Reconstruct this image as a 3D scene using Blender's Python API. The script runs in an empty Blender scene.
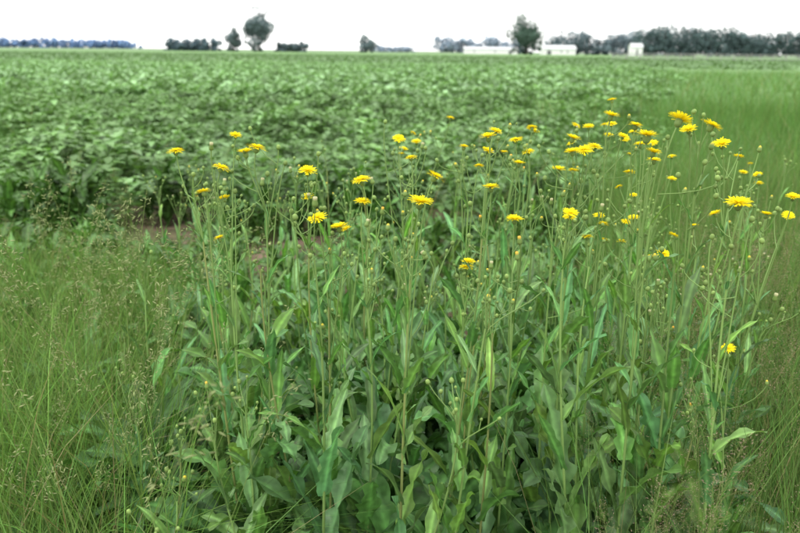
import bpy, math
import numpy as np
from mathutils import Matrix, Vector
R = np.random.RandomState(11)
PI = math.pi
scene = bpy.context.scene
scene.view_settings.view_transform = 'Standard'
scene.view_settings.look = 'None'
scene.view_settings.exposure = 0

# ------------------------------------------------------------------ materials
def leaf_mat(name, trans=0.35, rough=0.5, gloss=0.05, nscale=0, namp=0.25, tint=(1.15, 1.2, 0.6)):
    m = bpy.data.materials.new(name); m.use_nodes = True
    nt = m.node_tree; N = nt.nodes; L = nt.links; N.clear()
    out = N.new('ShaderNodeOutputMaterial')
    at = N.new('ShaderNodeAttribute'); at.attribute_name = 'Col'
    colr = at.outputs['Color']
    if nscale:
        geo = N.new('ShaderNodeNewGeometry')
        no = N.new('ShaderNodeTexNoise'); no.inputs['Scale'].default_value = nscale
        no.inputs['Detail'].default_value = 1
        L.new(geo.outputs['Position'], no.inputs['Vector'])
        mr = N.new('ShaderNodeMapRange')
        mr.inputs['From Min'].default_value = 0.3; mr.inputs['From Max'].default_value = 0.7
        mr.inputs['To Min'].default_value = 1 - namp; mr.inputs['To Max'].default_value = 1 + namp
        L.new(no.outputs['Fac'], mr.inputs['Value'])
        vm = N.new('ShaderNodeVectorMath'); vm.operation = 'SCALE'
        L.new(colr, vm.inputs[0]); L.new(mr.outputs['Result'], vm.inputs['Scale'])
        colr = vm.outputs[0]
    d = N.new('ShaderNodeBsdfDiffuse'); L.new(colr, d.inputs['Color'])
    last = d.outputs[0]
    if trans > 0:
        t = N.new('ShaderNodeBsdfTranslucent')
        v2 = N.new('ShaderNodeVectorMath'); v2.operation = 'MULTIPLY'
        v2.inputs[1].default_value = tint
        L.new(colr, v2.inputs[0]); L.new(v2.outputs[0], t.inputs['Color'])
        mx = N.new('ShaderNodeMixShader'); mx.inputs['Fac'].default_value = trans
        L.new(last, mx.inputs[1]); L.new(t.outputs[0], mx.inputs[2]); last = mx.outputs[0]
    if gloss > 0:
        g = N.new('ShaderNodeBsdfGlossy'); g.inputs['Roughness'].default_value = rough
        g.inputs['Color'].default_value = (.9, .95, .85, 1)
        lw = N.new('ShaderNodeLayerWeight'); lw.inputs['Blend'].default_value = .25
        ml = N.new('ShaderNodeMath'); ml.operation = 'MULTIPLY_ADD'; ml.inputs[1].default_value = gloss * 2.5; ml.inputs[2].default_value = gloss * .5
        L.new(lw.outputs['Facing'], ml.inputs[0])
        m2 = N.new('ShaderNodeMixShader'); L.new(ml.outputs[0], m2.inputs['Fac'])
        L.new(last, m2.inputs[1]); L.new(g.outputs[0], m2.inputs[2]); last = m2.outputs[0]
    L.new(last, out.inputs['Surface'])
    return m

M_leaf = leaf_mat('sow_thistle_leaf', 0.28, 0.42, 0.045, 60, 0.2)
M_stem = leaf_mat('sow_thistle_stem', 0.0, 0.45, 0.04)
M_petal = leaf_mat('yellow_petal', 0.35, 0.6, 0.0, 0, 0.1, (1, 0.97, 0.7))
M_grass = leaf_mat('grass_blade', 0.30, 0.5, 0.0)
M_soy = leaf_mat('soybean_leaf', 0.25, 0.42, 0.06)
M_tree = leaf_mat('tree_foliage', 0.0, 0.8, 0.0)
M_bark = leaf_mat('bark', 0.0, 0.9, 0.0)

def noise_mat(name, c1, c2, scale, c3=None, scale3=0.3, bump=0.3, rough=0.9, stretch=(1, 1, 1)):
    m = bpy.data.materials.new(name); m.use_nodes = True
    nt = m.node_tree; N = nt.nodes; L = nt.links
    p = N['Principled BSDF']; p.inputs['Roughness'].default_value = rough
    p.inputs['Specular IOR Level'].default_value = 0.2
    g = N.new('ShaderNodeNewGeometry')
    mp = N.new('ShaderNodeMapping'); mp.inputs['Scale'].default_value = stretch
    L.new(g.outputs['Position'], mp.inputs['Vector'])
    n = N.new('ShaderNodeTexNoise'); n.inputs['Scale'].default_value = scale; n.inputs['Detail'].default_value = 6
    n.inputs['Roughness'].default_value = 0.65
    L.new(mp.outputs[0], n.inputs['Vector'])
    r = N.new('ShaderNodeValToRGB')
    r.color_ramp.elements[0].position = 0.35; r.color_ramp.elements[0].color = (*c1, 1)
    r.color_ramp.elements[1].position = 0.65; r.color_ramp.elements[1].color = (*c2, 1)
    L.new(n.outputs['Fac'], r.inputs['Fac'])
    last = r.outputs['Color']
    if c3:
        n3 = N.new('ShaderNodeTexNoise'); n3.inputs['Scale'].default_value = scale3; n3.inputs['Detail'].default_value = 4
        L.new(mp.outputs[0], n3.inputs['Vector'])
        r3 = N.new('ShaderNodeValToRGB'); r3.color_ramp.elements[0].position = 0.42; r3.color_ramp.elements[1].position = 0.6
        L.new(n3.outputs['Fac'], r3.inputs['Fac'])
        mx = N.new('ShaderNodeMixRGB'); mx.inputs['Color2'].default_value = (*c3, 1)
        L.new(r3.outputs['Color'], mx.inputs['Fac']); L.new(last, mx.inputs['Color1'])
        last = mx.outputs['Color']
    L.new(last, p.inputs['Base Color'])
    b = N.new('ShaderNodeBump'); b.inputs['Strength'].default_value = bump; b.inputs['Distance'].default_value = 0.05
    L.new(n.outputs['Fac'], b.inputs['Height']); L.new(b.outputs[0], p.inputs['Normal'])
    return m

M_ground = noise_mat('soil_and_litter', (0.08, 0.055, 0.04), (0.24, 0.17, 0.125), 9, (0.07, 0.08, 0.035), 1.2, 0.6)
M_field = noise_mat('soybean_canopy', (0.07, 0.16, 0.04), (0.19, 0.32, 0.12), 1.6, (0.15, 0.27, 0.10), 0.05, 0.5, stretch=(1, .35, 1))
M_white = noise_mat('white_painted_siding', (0.72, 0.72, 0.72), (0.82, 0.82, 0.82), 1.0, bump=0.05, rough=0.6)
M_roof = noise_mat('grey_metal_roof', (0.5, 0.52, 0.54), (0.62, 0.63, 0.65), 0.8, bump=0.05, rough=0.5)
M_dark = noise_mat('dark_opening', (0.10, 0.11, 0.12), (0.14, 0.14, 0.15), 2.0, bump=0.05)
M_wood = noise_mat('weathered_wood', (0.22, 0.22, 0.22), (0.38, 0.38, 0.37), 3.0, bump=0.1)

# ------------------------------------------------------------------ mesh builder
class MB:
    def __init__(s): s.v = []; s.q = []; s.c = []; s.m = []; s.n = 0
    def add(s, V, Q, C, mat=0):
        V = np.asarray(V, float).reshape(-1, 3); Q = np.asarray(Q, int).reshape(-1, 4)
        C = np.asarray(C, float)
        if C.ndim == 1: C = np.tile(C, (len(V), 1))
        s.v.append(V); s.q.append(Q + s.n); s.c.append(C)
        s.m.append(np.full(len(Q), mat, int)); s.n += len(V)
    def arrays(s):
        return np.concatenate(s.v), np.concatenate(s.q), np.concatenate(s.c), np.concatenate(s.m)
    def obj(s, name, mats, smooth=True, loc=(0, 0, 0)):
        V, Q, C, M = s.arrays()
        V = V - np.array(loc)
        me = bpy.data.meshes.new(name)
        me.vertices.add(len(V)); me.vertices.foreach_set('co', V.astype(np.float32).ravel())
        me.loops.add(len(Q) * 4); me.loops.foreach_set('vertex_index', Q.astype(np.int32).ravel())
        me.polygons.add(len(Q))
        me.polygons.foreach_set('loop_start', (np.arange(len(Q)) * 4).astype(np.int32))
        me.polygons.foreach_set('loop_total', np.full(len(Q), 4, np.int32))
        for m in mats: me.materials.append(m)
        me.polygons.foreach_set('material_index', M.astype(np.int32))
        me.polygons.foreach_set('use_smooth', np.full(len(Q), smooth, bool))
        a = me.color_attributes.new('Col', 'FLOAT_COLOR', 'POINT')
        C4 = np.ones((len(V), 4), np.float32); C4[:, :3] = np.clip(C, 0, 1)
        a.data.foreach_set('color', C4.ravel())
        me.update(calc_edges=True)
        o = bpy.data.objects.new(name, me); o.location = loc
        scene.collection.objects.link(o)
        return o

def grid_quads(r, c, wrap=False):
    i = np.arange(r - 1)[:, None]
    if wrap:
        j = np.arange(c)[None]; j2 = (j + 1) % c
    else:
        j = np.arange(c - 1)[None]; j2 = j + 1
    return np.stack([i * c + j, i * c + j2, (i + 1) * c + j2, (i + 1) * c + j], -1).reshape(-1, 4)

def nrm(a): return a / (np.linalg.norm(a, axis=-1, keepdims=True) + 1e-9)

def tube(mb, P, r0, r1, col, mat, sides=5):
    P = np.asarray(P, float); n = len(P)
    T = nrm(np.gradient(P, axis=0))
    ref = np.array([0.31, 0.95, 0.05])
    if abs(T[0] @ ref) > 0.9: ref = np.array([1., 0, 0])
    A = nrm(np.cross(T, ref)); B = np.cross(T, A)
    rr = np.linspace(r0, r1, n)[:, None, None]
    an = np.arange(sides) / sides * 2 * PI
    V = P[:, None] + rr * (A[:, None] * np.cos(an)[None, :, None] + B[:, None] * np.sin(an)[None, :, None])
    C = np.asarray(col, float)
    if C.ndim == 2: C = np.repeat(C, sides, 0)
    mb.add(V, grid_quads(n, sides, True), C, mat)

def bez(a, b, c, d, n=8):
    t = np.linspace(0, 1, n)[:, None]
    a, b, c, d = [np.asarray(x, float) for x in (a, b, c, d)]
    return (1 - t)**3 * a + 3 * (1 - t)**2 * t * b + 3 * (1 - t) * t**2 * c + t**3 * d

def leaf(mb, base, az, elev, L, W, droop, lobes, col, mat=0, rows=16, twist=0.0, fold=0.35):
    t = np.linspace(0, 1, rows)
    el = elev - droop * t**1.4
    d = np.array([math.cos(az), math.sin(az), 0])
    step = L / (rows - 1)
    T = d[None] * np.cos(el)[:, None] + np.array([0, 0, 1.])[None] * np.sin(el)[:, None]
    P = np.asarray(base)[None] + np.concatenate([[[0, 0, 0]], np.cumsum(T[:-1] * step, 0)])
    S0 = np.array([-math.sin(az), math.cos(az), 0])[None] * np.ones((rows, 1))
    Nn = np.cross(T, S0)
    tw = twist * t
    S = S0 * np.cos(tw)[:, None] + Nn * np.sin(tw)[:, None]
    Nn = np.cross(T, S)
    prof = np.sin(PI * np.clip(t, 0.0, 1)**1.0)**0.8 * 0.8 + 0.45 * (1 - t)**3 + 0.02
    if lobes > 0:
        k = R.uniform(4.0, 6.0); ph = R.rand()
        saw = ((t * k + ph) % 1.0)
        prof = prof * (1 - lobes * (1 - saw) * (t > 0.08) * (t < 0.85))
    else:
        prof = prof * (1 + 0.10 * np.sin(t * 40 + R.rand() * 6))
    w = W * 0.5 * prof
    s = np.array([-1, -0.45, 0, 0.45, 1.])
    ruf = 0.14 * W * np.sin(t * R.uniform(12, 22) + R.rand() * 6)
    V = (P[:, None] + S[:, None] * (s[None, :, None] * w[:, None, None])
         + Nn[:, None] * (fold * np.abs(s)[None, :, None] * w[:, None, None] + (ruf[:, None] * (s**3)[None])[..., None]))
    cf = np.array([0.95, 0.9, 1.7, 0.9, 0.95])
    C = np.asarray(col)[None, None] * cf[None, :, None] * np.ones((rows, 1, 1))
    mb.add(V, grid_quads(rows, 5), C.reshape(-1, 3), mat)

def basis(nv):
    nv = nrm(np.asarray(nv, float)); a = np.cross(nv, [0.2, 0.97, 0.1]); a = nrm(a); b = np.cross(nv, a)
    return a, b, nv

def lathe(mb, pos, nv, prof, col, mat, sides=8):
    a, b, n = basis(nv)
    an = np.arange(sides) / sides * 2 * PI
    ring = a[None] * np.cos(an)[:, None] + b[None] * np.sin(an)[:, None]
    V = np.array([np.asarray(pos)[None] + n[None] * h + ring * r for r, h in prof])
    C = np.asarray(col, float)
    if C.ndim == 2: C = np.repeat(C, sides, 0)
    mb.add(V, grid_quads(len(prof), sides, True), C, mat)

G_BUD = np.array([0.16, 0.25, 0.065])
def involucre(mb, pos, nv, sc=1.0):
    prof = [(0.0012, -0.001), (0.0045, 0.001), (0.0066, 0.005), (0.0062, 0.010), (0.0058, 0.0135)]
    lathe(mb, pos, nv, [(r * sc, h * sc) for r, h in prof], G_BUD * R.uniform(0.8, 1.2), 1)

def flower(mb, pos, nv, Rr=0.023):
    pos = np.asarray(pos); involucre(mb, pos, nv, Rr / 0.023)
    a, b, n = basis(nv)
    c0 = pos + n * 0.012 * Rr / 0.023
    tt = np.array([0.06, .45, .8, 1.0])
    g = R.uniform(-.1, .25)
    for ring, (cnt, ln, el, wd) in enumerate([(32, 1.0, 0.05, .11), (30, .88, .2, .105), (26, .74, .38, .10), (20, .55, .65, .09), (14, .36, 1.0, .08)]):
        for k in range(cnt):
            an = (k + R.uniform(-.45, .45)) / cnt * 2 * PI + ring * .4
            e = el + g + R.uniform(-.16, .16); l = Rr * ln * R.uniform(.8, 1.08)
            d = a * math.cos(an) + b * math.sin(an); s = np.cross(n, d)
            ee = e - np.array([-.3, 0, .10, .22]) * 0.8
            dt = np.diff(np.concatenate([[0], tt])) * l
            rr = np.cumsum(dt * np.cos(ee)); hh = np.cumsum(dt * np.sin(ee))
            ww = Rr * wd * np.array([.6, .95, 1.0, .8]) * .5
            P = c0[None] + d[None] * rr[:, None] + n[None] * hh[:, None]
            V = np.stack([P - s[None] * ww[:, None], P + s[None] * ww[:, None]], 1)
            yel = np.array([0.95, 0.84, 0.03]) * R.uniform(.94, 1.05); org = np.array([0.94, 0.74, 0.015])
            f = np.array([.5, .2, .05, 0]) * (1 if ring > 2 else .5)
            C = yel[None] * (1 - f[:, None]) + org[None] * f[:, None]
            mb.add(V, grid_quads(4, 2), np.repeat(C, 2, 0), 2)

def bud(mb, pos, nv, kind='g', sc=1.0):
    if kind == 'g':
        p = [(0.001, -.001), (.0042, .001), (.0056, .004), (.005, .008), (.0032, .0108), (.0006, .0118)]
        c = np.array([G_BUD] * 4 + [G_BUD * [1.3, 1.25, 1.2]] * 2) * R.uniform(.8, 1.25)
    elif kind == 'y':
        p = [(0.001, -.001), (.0046, .001), (.006, .005), (.0048, .010), (.0032, .014), (.001, .016)]
        c = np.array([G_BUD] * 4 + [[.5, .42, .05]] + [[.85, .68, .03]])
    elif kind == 'o':
        p = [(0.001, -.001), (.005, .001), (.006, .006), (.0042, .012), (.0038, .016), (.003, .019), (.001, .020)]
        c = np.array([G_BUD] * 4 + [[.5, .36, .05]] + [[.85, .48, .05]] + [[.7, .3, .04]])
    else:
        p = [(0.001, -.001), (.0052, .001), (.006, .006), (.0042, .012), (.0046, .016), (.0042, .019), (.001, .018)]
        c = np.array([G_BUD] * 4 + [[.42, .42, .22]] * 3)
    lathe(mb, pos, nv, [(r * sc, h * sc) for r, h in p], c, 1, 7)

def stemcol(): return np.array([0.17, 0.28, 0.08]) * R.uniform(.8, 1.2)
def leafcol():
    return np.array([0.12, 0.255, 0.065]) * R.uniform(.65, 1.4) * np.array([R.uniform(.8, 1.2), 1, R.uniform(.7, 1.6)])

MATS = [M_leaf, M_stem, M_petal]
def rb(): return R.choice(['g', 'y', 'o', 'w'], p=[.83, .09, .01, .07])
def spray(mb, tip, r, n, pf=0.0):
    tip = np.asarray(tip)
    for _ in range(n):
        off = np.array([R.normal(0, r), R.normal(0, r), R.normal(.0, r * .9)])
        b0 = tip - np.array([0, 0, R.uniform(.05, .13)])
        e = tip + off
        nv = nrm(np.array([off[0] * 6, off[1] * 6, R.uniform(.5, 1)]))
        P = bez(b0, b0 + [0, 0, .03], e - nv * .03, e, 6)
        tube(mb, P, .0012, .0009, stemcol(), 1, 4)
        if R.rand() < pf: flower(mb, e, nv, R.uniform(.012, .018))
        else: bud(mb, e, nv, rb(), R.uniform(.55, 1.0))
        if R.rand() < .6:
            m = P[3]; e2 = m + R.normal(0, .012, 3) + [0, 0, .02]
            tube(mb, bez(m, m + [0, 0, .006], e2 - [0, 0, .006], e2, 4), .0009, .0008, stemcol(), 1, 4)
            bud(mb, e2, [R.normal(0, .3), R.normal(0, .3), 1], 'g', R.uniform(.45, .8))

def sow_thistle(bx, by, tips, leafy=1.0, h=None, extra=3, lod=1.0, pf=0.0):
    mb = MB()
    if tips:
        T = np.array([t[:3] for t in tips]); zc = T[:, 2].min() - R.uniform(.06, .16)
        ax = np.array([T[:, 0].mean() * .8 + bx * .2, T[:, 1].mean() * .8 + by * .2, zc])
    else:
        ax = np.array([bx + R.normal(0, .07), by + R.normal(0, .07), h])
    base = np.array([bx, by, 0.0])
    w = lambda s: np.array([R.normal(0, s), R.normal(0, s), 0])
    P = bez(base, base + [0, 0, ax[2] * .35] + w(.025), ax - [0, 0, ax[2] * .3] + w(.025), ax, 22)
    r = R.uniform(.003, .0048)
    cs = stemcol()
    colg = cs[None] * np.linspace(.85, 1.1, 22)[:, None]
    if R.rand() < .2: colg = colg * np.array([1.2, .88, 1.0])
    tube(mb, P, r, .0018, colg, 1, 7)
    top = P[-1]
    for (x, y, z, k, Rr) in tips:
        tip = np.array([x, y, z])
        nd = P[R.randint(14, 21)] if R.rand() < .6 else top
        out = tip - nd
        c1 = nd + np.array([out[0] * .35, out[1] * .35, out[2] * .45])
        nv = nrm(np.array([out[0] * .7 + R.normal(0, .2), out[1] * .7 - .06 + R.normal(0, .16), 1.0]))
        B = bez(nd, c1, tip - nv * min(.06, .4 * np.linalg.norm(out)), tip, 12)
        tube(mb, B, .0017, .0012, cs, 1, 5)
        if k == 'f': flower(mb, tip, nv, Rr)
        else: bud(mb, tip, nv, k, Rr / .023)
        for q in range(R.randint(1, 2 + extra)):
            bi = B[R.randint(3, 10)]
            e = bi + np.array([R.normal(0, .028), R.normal(0, .028), R.uniform(.01, .08)])
            P2 = bez(bi, bi + (e - bi) * [.6, .6, .2], e - [0, 0, .012], e, 5)
            tube(mb, P2, .0010, .0009, cs, 1, 4)
            nv2 = nrm(np.array([R.normal(0, .3), R.normal(0, .3), 1]))
            if R.rand() < .12 and k == 'f': flower(mb, e, nv2, R.uniform(.011, .016))
            else: bud(mb, e, nv2, rb(), R.uniform(.55, .95))
        leaf(mb, nd, math.atan2(out[1], out[0] + 1e-4), 1.0, R.uniform(.03, .07), .008, .5, 0, leafcol(), 0, 7)
    if not tips and R.rand() < .85: spray(mb, top + [0, 0, .07], .026, R.randint(3, 8), pf)
    az = R.rand() * 6.28
    zt = P[-1][2]; z = R.uniform(.04, .1)
    while z < zt * .93:
        f = z / zt
        i = min(21, max(0, int(np.searchsorted(P[:, 2], z))))
        L = (0.28 * (1 - f)**.9 + .045) * R.uniform(.7, 1.25) * leafy
        W = (0.048 * (1 - f)**.9 + .009) * R.uniform(.75, 1.35) * leafy
        lob = R.uniform(.4, .68) if (f < .6 and R.rand() < .8) else (R.uniform(.1, .25) if R.rand() < .5 else 0)
        if lob > .3: W *= 1.5
        leaf(mb, P[i], az, R.uniform(.95, 1.38), L, W, R.choice([R.uniform(.1, .7), R.uniform(.6, 1.9)]) * (1.0 if f < .6 else .6), lob, leafcol() * (0.58 + .6 * f), 0,  # leaf colour darkened towards the base: shade of the recesses painted in
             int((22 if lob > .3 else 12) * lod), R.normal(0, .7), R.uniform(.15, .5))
        az += 2.4 + R.normal(0, .4)
        z += (R.uniform(.03, .055) + .05 * f) / lod
    mb.obj('sow_thistle', MATS, True, (bx, by, 0))

# ------------------------------------------------------------------ flowering plants (surveyed positions, metres)
F = 'f'
plants = [
 (-.40, 1.66, [(-.462,1.60,1.288,F,.019),(-.404,1.58,1.207,F,.017),(-.43,1.6,1.245,'g',.02)]),
 (-.33, 1.58, [(-.370,1.58,1.257,F,.020),(-.352,1.66,1.317,F,.014),(-.39,1.6,1.30,'w',.020),(-.345,1.6,1.21,'g',.02)]),
 (-.27, 1.62, [(-.318,1.60,1.284,F,.021),(-.295,1.58,1.297,F,.022),(-.255,1.62,1.30,'g',.020),(-.24,1.6,1.27,'g',.02)]),
 (-.20, 1.70, [(-.193,1.60,1.248,F,.022),(-.218,1.55,1.206,'g',.018),(-.17,1.6,1.29,'g',.02),(-.23,1.6,1.17,'g',.02)]),
 (-.15, 1.52, [(-.162,1.50,1.171,F,.022),(-.117,1.48,1.157,F,.020),(-.14,1.5,1.108,'o',.016)]),
 (-.06, 1.55, [(-.076,1.50,1.206,F,.018),(-.074,1.50,1.247,F,.021),(-.037,1.5,1.19,'o',.018),(-.055,1.48,1.075,'y',.016)]),
 ( .01, 1.45, [(.033,1.38,1.225,F,.025),(.058,1.42,1.269,F,.021),(.020,1.5,1.295,F,.014),(-.01,1.4,1.16,'g',.02)]),
 ( .02, 1.85, [(-.007,1.90,1.288,F,.017),(.05,1.9,1.27,'w',.02),(-.04,1.9,1.33,'g',.02)]),
 ( .16, 1.62, [(.185,1.58,1.222,F,.020),(.179,1.60,1.322,F,.020),(.196,1.66,1.33,F,.016)]),
 ( .17, 1.85, [(.143,1.80,1.28,F,.016),(.13,1.8,1.24,'y',.02),(.19,1.84,1.26,'g',.02)]),
 ( .26, 1.80, [(.264,1.80,1.297,F,.017),(.269,1.78,1.245,F,.017),(.295,1.8,1.271,F,.016)]),
 ( .25, 1.60, [(.239,1.60,1.151,F,.020),(.225,1.42,1.152,'o',.020),(.222,1.42,1.121,'o',.020)]),
 ( .34, 1.72, [(.340,1.68,1.247,F,.017),(.31,1.7,1.2,'g',.02),(.37,1.7,1.21,'y',.02)]),
 ( .37, 1.64, [(.347,1.60,1.322,F,.018),(.370,1.58,1.301,F,.020),(.399,1.62,1.305,F,.017),(.343,1.56,1.30,F,.017)]),
 ( .43, 1.66, [(.422,1.60,1.367,F,.020),(.45,1.6,1.33,F,.013),(.40,1.6,1.26,'g',.02)]),
 ( .50, 1.70, [(.480,1.62,1.347,F,.019),(.552,1.70,1.266,F,.017),(.52,1.7,1.3,F,.016)]),
 ( .45, 1.42, [(.431,1.38,1.347,F,.025),(.475,1.36,1.378,F,.024),(.45,1.4,1.32,F,.017)]),
 ( .54, 1.46, [(.546,1.40,1.367,F,.022),(.52,1.42,1.36,F,.016),(.57,1.44,1.33,'y',.02)]),
 ( .64, 1.66, [(.657,1.60,1.313,F,.020),(.735,1.70,1.277,F,.014),(.76,1.66,1.30,'y',.02),(.68,1.66,1.25,'g',.02)]),
 ( .57, 1.95, [(.560,1.90,1.209,F,.017),(.494,1.90,1.103,F,.016),(.582,1.90,1.095,F,.017),(.56,1.9,1.09,F,.013)]),
 ( .60, 1.40, [(.594,1.35,1.235,F,.025),(.63,1.37,1.21,'g',.022),(.575,1.4,1.17,'g',.02)]),
 ( .80, 1.75, [(.812,1.70,1.148,F,.017),(.861,1.70,1.15,F,.015),(.826,1.62,1.203,F,.016),(.79,1.7,1.05,'y',.02)]),
 ( .69, 1.52, [(.678,1.50,.91,F,.016),(.66,1.5,.87,'g',.02)]),
 ( .50, 1.52, [(.51,1.50,1.102,'y',.022),(.52,1.5,1.12,'g',.022),(.49,1.52,1.06,'g',.02)]),
 ( .74, 2.05, [(.735,2.0,1.15,'y',.024),(.805,2.0,.94,'y',.024),(.70,2.0,1.18,F,.014)]),
 ( .34, 2.45, [(.36,2.5,1.22,F,.018),(.42,2.5,1.25,F,.018),(.30,2.5,1.25,F,.017)]),
 ( .62, 2.5, [(.66,2.5,1.24,F,.018),(.60,2.5,1.20,F,.018),(.55,2.5,1.27,F,.017)]),
 (-.02, 2.6, [(.0,2.6,1.16,F,.015),(.05,2.6,1.20,F,.018),(.16,2.6,1.28,F,.016)]),
 ( .50, 2.1, [(.50,2.1,1.30,F,.017),(.46,2.1,1.26,F,.015),(.56,2.1,1.31,F,.016),(.60,2.1,1.27,F,.015)]),
 ( .72, 2.3, [(.74,2.3,1.24,F,.016),(.68,2.3,1.27,F,.015),(.80,2.3,1.20,F,.014),(.77,2.3,1.25,'g',.02)]),
 (1.02, 2.2, [(1.02,2.2,1.14,F,.015),(.97,2.2,1.17,F,.014),(1.06,2.2,1.10,'y',.02)]),
 ( .26, 2.2, [(.24,2.2,1.27,F,.015),(.29,2.2,1.22,F,.014),(.20,2.2,1.24,'g',.02)]),
]
for (x, y, tips) in plants:
    sow_thistle(x + R.normal(0, .02), y + R.normal(0, .03), tips)

spots = []
tries = 0
while len(spots) < 140 and tries < 8000:
    tries += 1
    y = 1.32 + 2.2 * R.rand()**1.25; x = R.uniform(-.38, .46) * y + .02
    if min([math.hypot(x - a, y - b) for a, b in spots] + [9]) < .08: continue
    if .15 * y < x < .26 * y and y < 2.0 and R.rand() < .8: continue
    if x < -.28 * y and R.rand() < .5: continue
    spots.append((x, y))
for (x, y) in spots:
    hmax = 1.42 - .17 * y if y < 2 else 1.08
    if x < -.28 * y: hmax *= .8
    hh = R.uniform(.55, 1.0) * hmax
    sow_thistle(x, y, [], R.uniform(.85, 1.2), hh, lod=1.0 if y < 2.2 else .7, pf=.14 if (x > .12 * y and hh > .95) else 0)

# ------------------------------------------------------------------ vectorised grass
def blades(mb, X, Y, H, W, lean, col, rows=5, mat=0):
    n = len(X); az = R.rand(n) * 2 * PI
    t = np.linspace(0, 1, rows)
    ex = (t**2)[None] * (lean * H)[:, None]
    droop = (t**3)[None] * (lean**2 * H * .5)[:, None]
    zz = t[None] * H[:, None] - droop
    px = X[:, None] + np.cos(az)[:, None] * ex; py = Y[:, None] + np.sin(az)[:, None] * ex
    fa = R.rand(n) * 2 * PI
    wv = (W[:, None] * (1 - t[None]**1.6 * .93)) * .5
    sx = np.cos(fa)[:, None] * wv; sy = np.sin(fa)[:, None] * wv
    V = np.stack([np.stack([px - sx, py - sy, zz], -1), np.stack([px + sx, py + sy, zz], -1)], 2)
    Q = grid_quads(rows, 2)[None] + (np.arange(n) * rows * 2)[:, None, None]
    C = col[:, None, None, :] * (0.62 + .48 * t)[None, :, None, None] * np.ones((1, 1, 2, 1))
    mb.add(V.reshape(-1, 3), Q.reshape(-1, 4), C.reshape(-1, 3), mat)

def gcol(n, base=(.15, .26, .065), var=.25, dry=.04):
    c = np.array(base)[None] * (1 + R.normal(0, var, (n, 1)).clip(-.6, .8)) * (1 + R.normal(0, .08, (n, 3)))
    d = R.rand(n) < dry
    c[d] = np.array([.36, .32, .17]) * R.uniform(.6, 1.1, (d.sum(), 1))
    return c.clip(.005, .6)

def inst(mb, V, Q, C, M, pos, yaw, sc, tint=None, tilt=None):
    n = len(pos); c, s = np.cos(yaw), np.sin(yaw)
    W = V[None] * sc[:, None, None]
    x = W[..., 0] * c[:, None] - W[..., 1] * s[:, None]; y = W[..., 0] * s[:, None] + W[..., 1] * c[:, None]
    z = W[..., 2]
    if tilt is not None:
        x = x + z * tilt[:, 0:1]; y = y + z * tilt[:, 1:2]
    P = np.stack([x, y, z], -1) + pos[:, None]
    QQ = Q[None] + (np.arange(n) * len(V))[:, None, None]
    CC = C[None] * (tint[:, None] if tint is not None else np.ones((n, 1, 1)))
    mb.add(P.reshape(-1, 3), QQ.reshape(-1, 4), CC.reshape(-1, 3), M)

def sample(n, x0, x1, y0, y1, fn=None):
    X = R.uniform(x0, x1, n * 3); Y = R.uniform(y0, y1, n * 3)
    k = np.ones(len(X), bool) if fn is None else fn(X, Y)
    return X[k][:n], Y[k][:n]

def soil_gap(X, Y):
    n = .35 * np.sin(X * 9 + Y * 5) * np.sin(X * 4 - Y * 7)
    return (((X + 1.85) / .42)**2 + ((Y - 6.1) / .55)**2 < 1 + n) | (((X + .75) / .45)**2 + ((Y - 5.6) / .6)**2 < 1 + n)

mg = MB()
X, Y = sample(10500, -2.8, -.2, 1.1, 4.4, lambda x, y: (x < -.30 * y - .03) & (x > -.62 * y - .1))
H = R.uniform(.35, .95, len(X)) * np.where(Y < 2.2, 1.0, .68)
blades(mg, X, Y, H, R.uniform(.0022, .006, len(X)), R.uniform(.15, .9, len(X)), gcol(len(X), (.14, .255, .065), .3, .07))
X, Y = sample(13000, .3, 4.0, 1.15, 6.5, lambda x, y: (x > .26 * y) & (x < .62 * y + .1))
H = R.uniform(.45, 1.0, len(X))
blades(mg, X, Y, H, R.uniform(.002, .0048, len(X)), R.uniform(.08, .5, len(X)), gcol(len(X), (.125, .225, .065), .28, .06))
X, Y = sample(12000, -3.8, 3.8, 1.2, 6.6, lambda x, y: (np.abs(x) < .62 * y + .1) & ~soil_gap(x, y))
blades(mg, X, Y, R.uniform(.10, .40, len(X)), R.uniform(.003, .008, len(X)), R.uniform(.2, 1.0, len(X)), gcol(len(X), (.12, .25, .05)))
mg.obj('meadow_grass', [M_grass], True)

mv = MB()
def verge(x, y): return (x > -.2 + .27 * y + .5 * np.sin(y * .8) + R.normal(0, .35 + .05 * y, x.shape)) & (x < .62 * y + .5)
X, Y = sample(15000, 0, 14, 5.5, 18, verge)
blades(mv, X, Y, R.uniform(.40, .92, len(X)), R.uniform(.005, .011, len(X)), R.uniform(.1, .6, len(X)), gcol(len(X), (.11, .215, .06), .25), 4)
X, Y = sample(14000, 3, 34, 18, 52, verge)
blades(mv, X, Y, R.uniform(.35, .72, len(X)), R.uniform(.018, .035, len(X)), R.uniform(.1, .6, len(X)), gcol(len(X), (.135, .25, .08), .25), 4)
def lefty(x, y): return (x < -.38 * y - .6 + .4 * np.sin(y * .7)) & (x > -.64 * y - .5)
X, Y = sample(8000, -14, -1.5, 7.4, 20, lefty)
blades(mv, X, Y, R.uniform(.45, .72, len(X)), R.uniform(.005, .011, len(X)), R.uniform(.1, .5, len(X)), gcol(len(X), (.095, .20, .055), .2), 4)
mv.obj('verge_grass', [M_grass], True)

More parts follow.
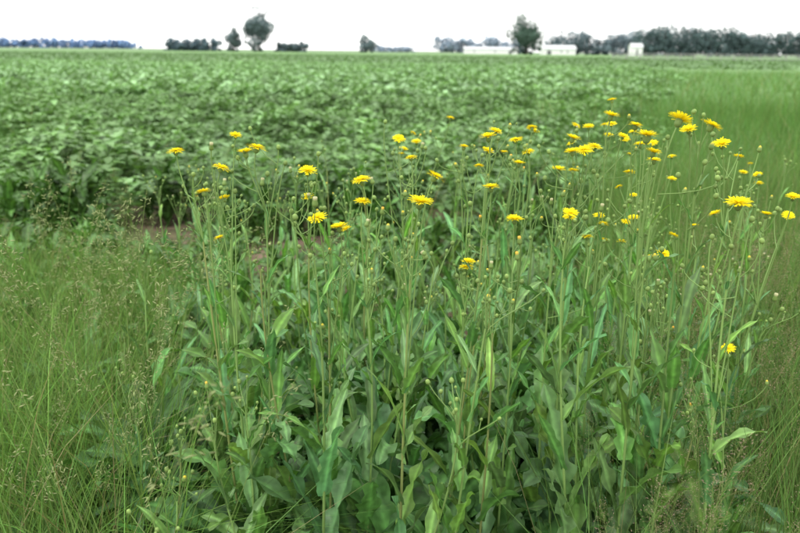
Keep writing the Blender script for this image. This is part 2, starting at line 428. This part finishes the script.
def panicle(open_=.06, n=26, L=.16, nod=.5, spk=.010, col=(.22, .22, .11)):
    b = MB()
    P = bez([0, 0, 0], [0, 0, .45], [.02, 0, .8], [.06 + nod * .1, 0, 1.0], 12)
    tube(b, P, .0012, .0006, np.array([.20, .29, .09]), 0, 4)
    for i in range(n):
        f = i / n; k = 1 - L + L * f
        pz = k * 11; j = min(10, int(pz)); p = P[j] * (1 - (pz - j)) + P[j + 1] * (pz - j)
        az = R.rand() * 6.28; r = open_ * (1 - f * .8) * R.uniform(.5, 1.1)
        e = p + np.array([math.cos(az) * r, math.sin(az) * r, r * R.uniform(.2, .9) - nod * r * .8])
        tube(b, np.array([p, (p + e) / 2 + [0, 0, .004], e]), .0004, .0003, np.array([.24, .27, .11]), 0, 3)
        for q in range(2):
            e2 = e + R.normal(0, .006, 3) * (open_ / .03)**.5
            dv = nrm(e - p + R.normal(0, .01, 3))
            lathe(b, e2, dv, [(.0002, 0), (.0013 * spk / .01, spk * .35), (.001 * spk / .01, spk * .7), (.0001, spk)], np.array(col) * R.uniform(.7, 1.3), 0, 4)
    return b.arrays()
mp = MB()
for v in range(5):
    a = panicle(.028, 18, .18, .9, .012, (.31, .36, .17))
    X, Y = sample(28, -1.9, -.3, 1.15, 3.0, lambda x, y: (x < -.33 * y) & (x > -.58 * y))
    n = len(X); pos = np.stack([X, Y, np.zeros(n)], -1)
    inst(mp, a[0], a[1], a[2], 0, pos, R.rand(n) * 6.28, R.uniform(.62, 1.12, n), None, R.normal(0, .2, (n, 2)))
for v in range(5):
    a = panicle(.05, 44, .24, .12, .0048, (.42, .33, .24))
    X, Y = sample(50, .4, 2.4, 1.1, 3.2, lambda x, y: (x > .35 * y) & (x < .56 * y))
    n = len(X); pos = np.stack([X, Y, np.zeros(n)], -1)
    inst(mp, a[0], a[1], a[2], 0, pos, R.rand(n) * 6.28, R.uniform(.55, .95, n), None, R.normal(0, .08, (n, 2)))
for v in range(2):
    a = panicle(.03, 26, .16, .4, .008, (.34, .34, .18))
    X, Y = sample(22, -3.0, 3.0, 2.2, 6.0, lambda x, y: np.abs(x) < .58 * y)
    n = len(X); pos = np.stack([X, Y, np.zeros(n)], -1)
    inst(mp, a[0], a[1], a[2], 0, pos, R.rand(n) * 6.28, R.uniform(.5, .85, n), None, R.normal(0, .1, (n, 2)))
mp.obj('seeding_grass', [M_grass], True)

mw = MB()
def rosette(n=12, L=.16, W=.05, lob=.4, zr=.12, base=(.08, .18, .045), rws=14):
    b = MB()
    for i in range(n):
        leaf(b, [R.normal(0, .01), R.normal(0, .01), R.uniform(0, zr)], R.rand() * 6.28, R.uniform(.5, 1.3), L * R.uniform(.6, 1.2), W * R.uniform(.7, 1.2), R.uniform(.4, 1.5), lob,
             np.array(base) * R.uniform(.7, 1.35), 0, rws, R.normal(0, .4), .25)
    return b.arrays()
for v in range(5):
    a = rosette(14, R.uniform(.14, .24), R.uniform(.04, .065), [.55, 0, .45, .2, 0][v])
    X, Y = sample(75, -3.4, 3.4, 1.45, 6.4, lambda x, y: (np.abs(x) < .58 * y) & ~soil_gap(x, y))
    n = len(X); pos = np.stack([X, Y, R.uniform(0, .05, n)], -1)
    inst(mw, a[0], a[1], a[2], 0, pos, R.rand(n) * 6.28, R.uniform(.7, 1.5, n), R.uniform(.7, 1.3, (n, 1)) * np.ones((1, 3)))
for v in range(6):   # broad basal rosettes under the stand
    a = rosette(18, R.uniform(.26, .34), R.uniform(.075, .10), R.uniform(.45, .62), .26, (.065, .165, .04), 24)
    X, Y = sample(18, -.9, 1.0, 1.45, 2.7, lambda x, y: np.abs(x) < .36 * y)
    n = len(X); pos = np.stack([X, Y, R.uniform(0, .06, n)], -1)
    inst(mw, a[0], a[1], a[2], 0, pos, R.rand(n) * 6.28, R.uniform(.8, 1.3, n), R.uniform(.75, 1.3, (n, 1)) * np.ones((1, 3)))
for v in range(3):   # leafy weeds along the field edge
    a = rosette(26, .22, .08, [0, .3, 0][v], .42, (.07, .165, .035), 10)
    X, Y = sample(26, -4.8, .2, 5.9, 7.0, lambda x, y: ~soil_gap(x, y))
    n = len(X); pos = np.stack([X, Y, 0 * X], -1)
    inst(mw, a[0], a[1], a[2], 0, pos, R.rand(n) * 6.28, R.uniform(.6, 1.2, n), R.uniform(.75, 1.2, (n, 1)) * np.ones((1, 3)))
mw.obj('broadleaf_weeds', [M_leaf], True)

# ------------------------------------------------------------------ soybean field
def soy(nl, H, rad, ls, base=(.135, .27, .075)):
    b = MB()
    for i in range(nl):
        r = rad * math.sqrt(R.rand()); az = R.rand() * 6.28
        z = H * (1 - .6 * R.rand()**1.2) * (1 - .3 * (r / rad)**2)
        c = np.array([math.cos(az) * r, math.sin(az) * r, z]); s = ls * R.uniform(.7, 1.25)
        ya = R.rand() * 6.28
        if nl > 25: tube(b, np.array([[c[0] * .2, c[1] * .2, z * .4], c * [.7, .7, .8], c]), .003, .002, np.array([.15, .24, .07]), 0, 3)
        pale = np.array([1.5, 1.35, 1.9]) if R.rand() < .16 else np.ones(3)
        for k in (-1, 0, 1):
            a2 = ya + k * 1.5; el = R.uniform(-.5, .5)
            d = np.array([math.cos(a2) * math.cos(el), math.sin(a2) * math.cos(el), math.sin(el)])
            sd = nrm(np.cross(d, [0, 0, 1])); nn = np.cross(sd, d)
            P = [c + d * s * .05, c + d * s * .45 + nn * s * .05, c + d * s]
            ww = [.12 * s, .34 * s, .03 * s]
            V = np.array([[p - sd * w + nn * w * .3, p, p + sd * w + nn * w * .3] for p, w in zip(P, ww)])
            b.add(V, grid_quads(3, 3), np.array(base) * pale * R.uniform(.7, 1.3) * (.45 + .65 * z / H), 0)  # height shading painted into the leaflet colour, darker low down
    return b.arrays()
ms = MB()
def infield(x, y): return (x < .6 + .27 * y + R.normal(0, .04, x.shape) * y) & (np.abs(x) < .66 * y + 1.0)
rowgap = .55
def rows(y0, y1, dens):
    A = []
    for k in range(int((y1 - y0) / rowgap)):
        yy = y0 + k * rowgap; xs = np.arange(-.66 * yy - 1, min(.66 * yy + 1, 1.0 + .27 * yy), 1 / dens)
        xs = xs + R.normal(0, .08, len(xs))
        xs = xs[R.rand(len(xs)) > np.clip((xs - (-.1 + .27 * yy)) / 1.3, .04, .85)]
        A.append(np.stack([xs, yy + R.normal(0, .1, len(xs)) + .02 * xs, 0 * xs], -1))
    return np.concatenate(A)
P = rows(6.8, 20, 3.2)
hf = 0.90 + .22 * np.sin(P[:, 0] * 1.7 + 1) * np.sin(P[:, 1] * .9) + R.normal(0, .13, len(P))
var = R.randint(0, 5, len(P))
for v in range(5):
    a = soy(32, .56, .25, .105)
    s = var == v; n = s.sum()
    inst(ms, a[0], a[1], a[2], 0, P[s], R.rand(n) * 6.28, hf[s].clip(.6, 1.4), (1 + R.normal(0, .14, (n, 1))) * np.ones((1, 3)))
X, Y = sample(4800, -44, 18, 20, 62, lambda x, y: infield(x, y))
for v in range(3):
    a = soy(16, .55, .38, .17, (.155, .295, .10))  # a step paler with distance, haze carried by the leaf colour
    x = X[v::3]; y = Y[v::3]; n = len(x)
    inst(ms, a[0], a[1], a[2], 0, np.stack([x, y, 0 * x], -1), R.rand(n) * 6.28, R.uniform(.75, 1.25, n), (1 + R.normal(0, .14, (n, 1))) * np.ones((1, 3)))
X, Y = sample(8000, -120, 120, 62, 190, lambda x, y: np.abs(x) < .62 * y)
a = soy(9, .55, .7, .38, (.18, .32, .135)); n = len(X)  # palest leaves: distance haze put into the base colour
inst(ms, a[0], a[1], a[2], 0, np.stack([X, Y, 0 * X], -1), R.rand(n) * 6.28, R.uniform(.8, 1.15, n), (1 + R.normal(0, .12, (n, 1))) * np.ones((1, 3)))
ms.obj('soybean_crop', [M_soy], True)

mc = MB()
ys = np.concatenate([np.linspace(7.6, 20, 70), np.geomspace(20.3, 420, 130)])
us = np.linspace(-1, 1, 160)
YY = ys[:, None] * np.ones((1, 160)); XX = us[None] * (ys[:, None] * .9 + 3)
ZZ = .22 + .16 * np.clip((YY - 20) / 60, 0, 1) + .03 * np.sin(XX * 5 + YY * 2) * np.sin(YY * 4.1) + R.normal(0, .02, YY.shape)
ZZ[0] = -.02; ZZ[-1] = -.1; ZZ[:, 0] = -.1; ZZ[:, -1] = -.1
mc.add(np.stack([XX, YY, ZZ], -1).reshape(-1, 3), grid_quads(len(ys), 160), np.array([.1, .2, .05]))
mc.obj('soybean_field', [M_field], True)

gm = MB()
gx = np.concatenate([[-4000, -1000, -200, -40], np.linspace(-8, 8, 90), [40, 200, 1000, 4000]])
gy = np.concatenate([[-200, -20, -4], np.linspace(0, 9, 60), [20, 60, 200, 800, 2500, 5000]])
GX, GY = np.meshgrid(gx, gy); GZ = np.where((np.abs(GX) < 8) & (GY > 0) & (GY < 9), R.normal(0, .015, GX.shape), 0)
gm.add(np.stack([GX, GY, GZ], -1).reshape(-1, 3), grid_quads(len(gy), len(gx)), np.array([.1, .1, .05]))
gm.obj('ground', [M_ground], True)
fm = MB()
fm.add([[-2500, 415, .02], [2500, 415, .02], [2500, 3500, .02], [-2500, 3500, .02]], [[0, 1, 2, 3]], np.array([.1, .2, .05]))
fm.obj('distant_field', [noise_mat('distant_field_green', (.15, .23, .13), (.20, .28, .16), .02)], False)  # pale greyed green, with distance haze in the colour itself

# ------------------------------------------------------------------ distant trees (aerial haze mixed into the foliage colours)
def crown(mb, c, rx, ry, rz, n, size, col, clumps=14):
    c = np.array(c)
    d = nrm(R.normal(0, 1, (clumps, 3))); rr = R.uniform(.3, .85, (clumps, 1))
    cc = d * rr * np.array([rx, ry, rz])
    cr = R.uniform(.28, .48, clumps) * min(rx, rz)
    tone = R.uniform(.75, 1.25, clumps)
    k = R.randint(0, clumps, n)
    dd = nrm(R.normal(0, 1, (n, 3)))
    p = c + cc[k] + dd * (cr[k] * R.uniform(.5, 1.1, n)**.6)[:, None]
    a = nrm(R.normal(0, 1, (n, 3))); b = nrm(np.cross(a, R.normal(0, 1, (n, 3))))
    s = size * R.uniform(.5, 1.2, (n, 1))
    V = np.stack([p - a * s, p - b * s * .6, p + a * s, p + b * s * .6], 1)
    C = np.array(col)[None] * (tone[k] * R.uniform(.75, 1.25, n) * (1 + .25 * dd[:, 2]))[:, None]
    mb.add(V.reshape(-1, 3), np.arange(n * 4).reshape(-1, 4), np.repeat(C, 4, 0), 0)

def tree_into(mb, x, y, h, w, col, n=1500, size=.55, trunk=.2, bark=(.10, .09, .08), cl=None):
    base = np.array([x, y, -.2]); top = np.array([x + R.normal(0, .03) * h, y, h * .8])
    P = bez(base, base + [0, 0, h * .3], top - [0, 0, h * .3], top, 8)
    tube(mb, P, h * .025, h * .006, np.array(bark), 1, 7)
    for i in range(6):
        s = P[R.randint(2, 6)]; az = R.rand() * 6.28; l = w * .38
        e = s + np.array([math.cos(az) * l, math.sin(az) * l, h * R.uniform(.12, .3)])
        tube(mb, bez(s, s + (e - s) * [.4, .4, .1], e - [0, 0, h * .05], e, 5), h * .009, h * .002, np.array(bark), 1, 5)
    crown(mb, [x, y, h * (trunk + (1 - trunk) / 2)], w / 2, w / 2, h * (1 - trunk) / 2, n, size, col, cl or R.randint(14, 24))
TM = [M_tree, M_bark]
def one_tree(name, *a, **k):
    mb = MB(); tree_into(mb, *a, **k)
    x, y, h, w, col = a[:5]
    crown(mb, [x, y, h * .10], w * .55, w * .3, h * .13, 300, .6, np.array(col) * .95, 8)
    mb.obj(name, TM, False, (a[0], a[1], 0))
one_tree('deciduous_tree', -71, 400, 21, 15.5, (.13, .175, .185), 4200, .6, .02, cl=40)
one_tree('deciduous_tree', -84, 402, 12, 9, (.15, .20, .21), 1800, .55, .05, cl=26)
one_tree('deciduous_tree', -19, 430, 9, 12, (.14, .19, .20), 1600, .55, .03, cl=26)
one_tree('oak_tree', 54, 350, 17.5, 18.5, (.075, .12, .095), 5000, .5, .04, cl=40)
def tree_row(name, x0, x1, y, h, w, col, step, size=.7, n=600, hv=.25):
    mb = MB(); x = x0
    while x < x1:
        hh = h * R.uniform(1 - hv, 1 + hv * .5)
        tree_into(mb, x, y + R.normal(0, 5), hh, w * R.uniform(.8, 1.3), col, n, size, .02)
        crown(mb, [x, y - 2, hh * .2], w * .7, w * .3, hh * .28, n // 2, size, np.array(col) * .95, 8)
        x += step * R.uniform(.7, 1.3)
    mb.obj(name, TM, False, ((x0 + x1) / 2, y, 0))
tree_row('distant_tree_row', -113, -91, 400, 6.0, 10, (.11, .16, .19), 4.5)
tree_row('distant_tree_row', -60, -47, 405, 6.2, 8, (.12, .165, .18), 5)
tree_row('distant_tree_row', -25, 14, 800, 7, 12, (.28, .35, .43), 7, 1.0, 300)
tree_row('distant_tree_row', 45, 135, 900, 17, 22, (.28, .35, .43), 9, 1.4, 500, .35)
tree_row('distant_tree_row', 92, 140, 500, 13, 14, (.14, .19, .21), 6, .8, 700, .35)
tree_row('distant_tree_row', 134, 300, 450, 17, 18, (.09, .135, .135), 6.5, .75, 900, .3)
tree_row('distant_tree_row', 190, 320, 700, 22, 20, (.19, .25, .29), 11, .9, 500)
tree_row('distant_woodland', -1250, -490, 1500, 17, 44, (.18, .28, .46), 16, 2.6, 320, .12)  # blue is painted haze, not the colour of the leaves

# ------------------------------------------------------------------ buildings & fence
def boxq(mb, x0, x1, y0, y1, z0, z1, mat):
    V = [[x0, y0, z0], [x1, y0, z0], [x1, y1, z0], [x0, y1, z0], [x0, y0, z1], [x1, y0, z1], [x1, y1, z1], [x0, y1, z1]]
    Q = [[0, 3, 2, 1], [4, 5, 6, 7], [0, 1, 5, 4], [1, 2, 6, 5], [2, 3, 7, 6], [3, 0, 4, 7]]
    mb.add(V, Q, np.array([.7, .7, .7]), mat)
def building(name, cx, cy, w, d, hw, hr, doors, wins):
    e = bpy.data.objects.new(name, None); e.location = (cx, cy, 0); scene.collection.objects.link(e)
    def part(nm, fn, mats):
        m = MB(); fn(m); o = m.obj(nm, mats, False); o.parent = e; return o
    def walls(m):
        boxq(m, -w/2, w/2, -d/2, d/2, 0, hw, 0)
        for s in (-1, 1):
            x = s * w / 2
            m.add([[x, -d/2, hw], [x, d/2, hw], [x, .01, hw + hr], [x, -.01, hw + hr]], [[0, 1, 2, 3]], np.array([.7]*3), 0)
    def roof(m):
        o = .4; t = .12
        for s in (-1, 1):
            a = [[-w/2 - o, s * (d/2 + o), hw - .1], [w/2 + o, s * (d/2 + o), hw - .1], [w/2 + o, 0, hw + hr + .05], [-w/2 - o, 0, hw + hr + .05]]
            b = [[p[0], p[1], p[2] + t] for p in a]
            m.add(a + b, [[0, 1, 2, 3], [4, 5, 6, 7], [0, 1, 5, 4], [1, 2, 6, 5], [3, 0, 4, 7]], np.array([.5]*3), 0)
    def door(m):
        for x, ww in doors: boxq(m, x - ww/2, x + ww/2, -d/2 - .04, -d/2 - .005, 0.05, hw * .75, 0)
    def win(m):
        for x in wins: boxq(m, x - .4, x + .4, -d/2 - .04, -d/2 - .005, hw * .45, hw * .7, 0)
    part('walls', walls, [M_white]); part('roof', roof, [M_roof])
    if doors: part('door', door, [M_dark])
    if wins: part('windows', win, [M_dark])
building('white_farm_building', 77, 400, 16, 9, 3.1, 1.7, [(-5, 2.0)], [1, 4])
building('white_poultry_shed', 47, 430, 28, 8, 2.7, 1.1, [(10, 1.6)], [-9, 2])
building('white_farmhouse', 114, 395, 5.2, 6, 4.4, 1.6, [(0, .9)], [])
mf = MB()
for x in np.arange(38, 130, 2.6):
    boxq(mf, x - .07, x + .07, 140 + x * .15 - .07, 140 + x * .15 + .07, -.1, 1.5, 0)
for z in (.55, .95, 1.35):
    for a in range(35):
        x0 = 38 + a * 2.6; y0 = 140 + x0 * .15 - .10; y1 = 140 + (x0 + 2.6) * .15 - .10
        mf.add([[x0, y0, z], [x0 + 2.6, y1, z], [x0 + 2.6, y1, z + .13], [x0, y0, z + .13]], [[0, 1, 2, 3]], np.array([.4]*3), 0)
mf.obj('wooden_fence', [M_wood], False)

# ------------------------------------------------------------------ world, sun, camera
w = bpy.data.worlds.new('World'); scene.world = w; w.use_nodes = True
nt = w.node_tree; N = nt.nodes; L = nt.links
sky = N.new('ShaderNodeTexSky'); sky.sky_type = 'NISHITA'; sky.sun_disc = False
SE, SA = 55, 215
sky.sun_elevation = math.radians(SE); sky.sun_rotation = math.radians(SA); sky.dust_density = 4
hs = N.new('ShaderNodeHueSaturation'); hs.inputs['Saturation'].default_value = .2
mx = N.new('ShaderNodeMixRGB'); mx.inputs['Fac'].default_value = .75; mx.inputs['Color2'].default_value = (15.6, 15.6, 15.3, 1)
L.new(sky.outputs[0], hs.inputs['Color']); L.new(hs.outputs[0], mx.inputs['Color1'])
bg = N['Background']; bg.inputs['Strength'].default_value = .15
L.new(mx.outputs[0], bg.inputs['Color'])
sl = bpy.data.lights.new('sun', 'SUN'); sl.energy = 1.4; sl.angle = math.radians(14); sl.color = (1, .96, .9)
so = bpy.data.objects.new('sun', sl); scene.collection.objects.link(so)
a = math.radians(SA); e = math.radians(SE)
dirv = Vector((math.sin(a) * math.cos(e), math.cos(a) * math.cos(e), math.sin(e)))
so.rotation_euler = dirv.to_track_quat('Z', 'Y').to_euler(); so.location = (0, 0, 30)

cam = bpy.data.cameras.new('camera'); co = bpy.data.objects.new('camera', cam); scene.collection.objects.link(co)
cam.lens = 35; cam.sensor_width = 36; cam.clip_start = .05; cam.clip_end = 8000
co.matrix_world = Matrix.Translation((0, 0, 1.5)) @ Matrix.Rotation(math.radians(90 - 15.5), 4, 'X') @ Matrix.Rotation(math.radians(.6), 4, 'Z')
cam.dof.use_dof = True; cam.dof.focus_distance = 1.62; cam.dof.aperture_fstop = 4.5
scene.camera = co
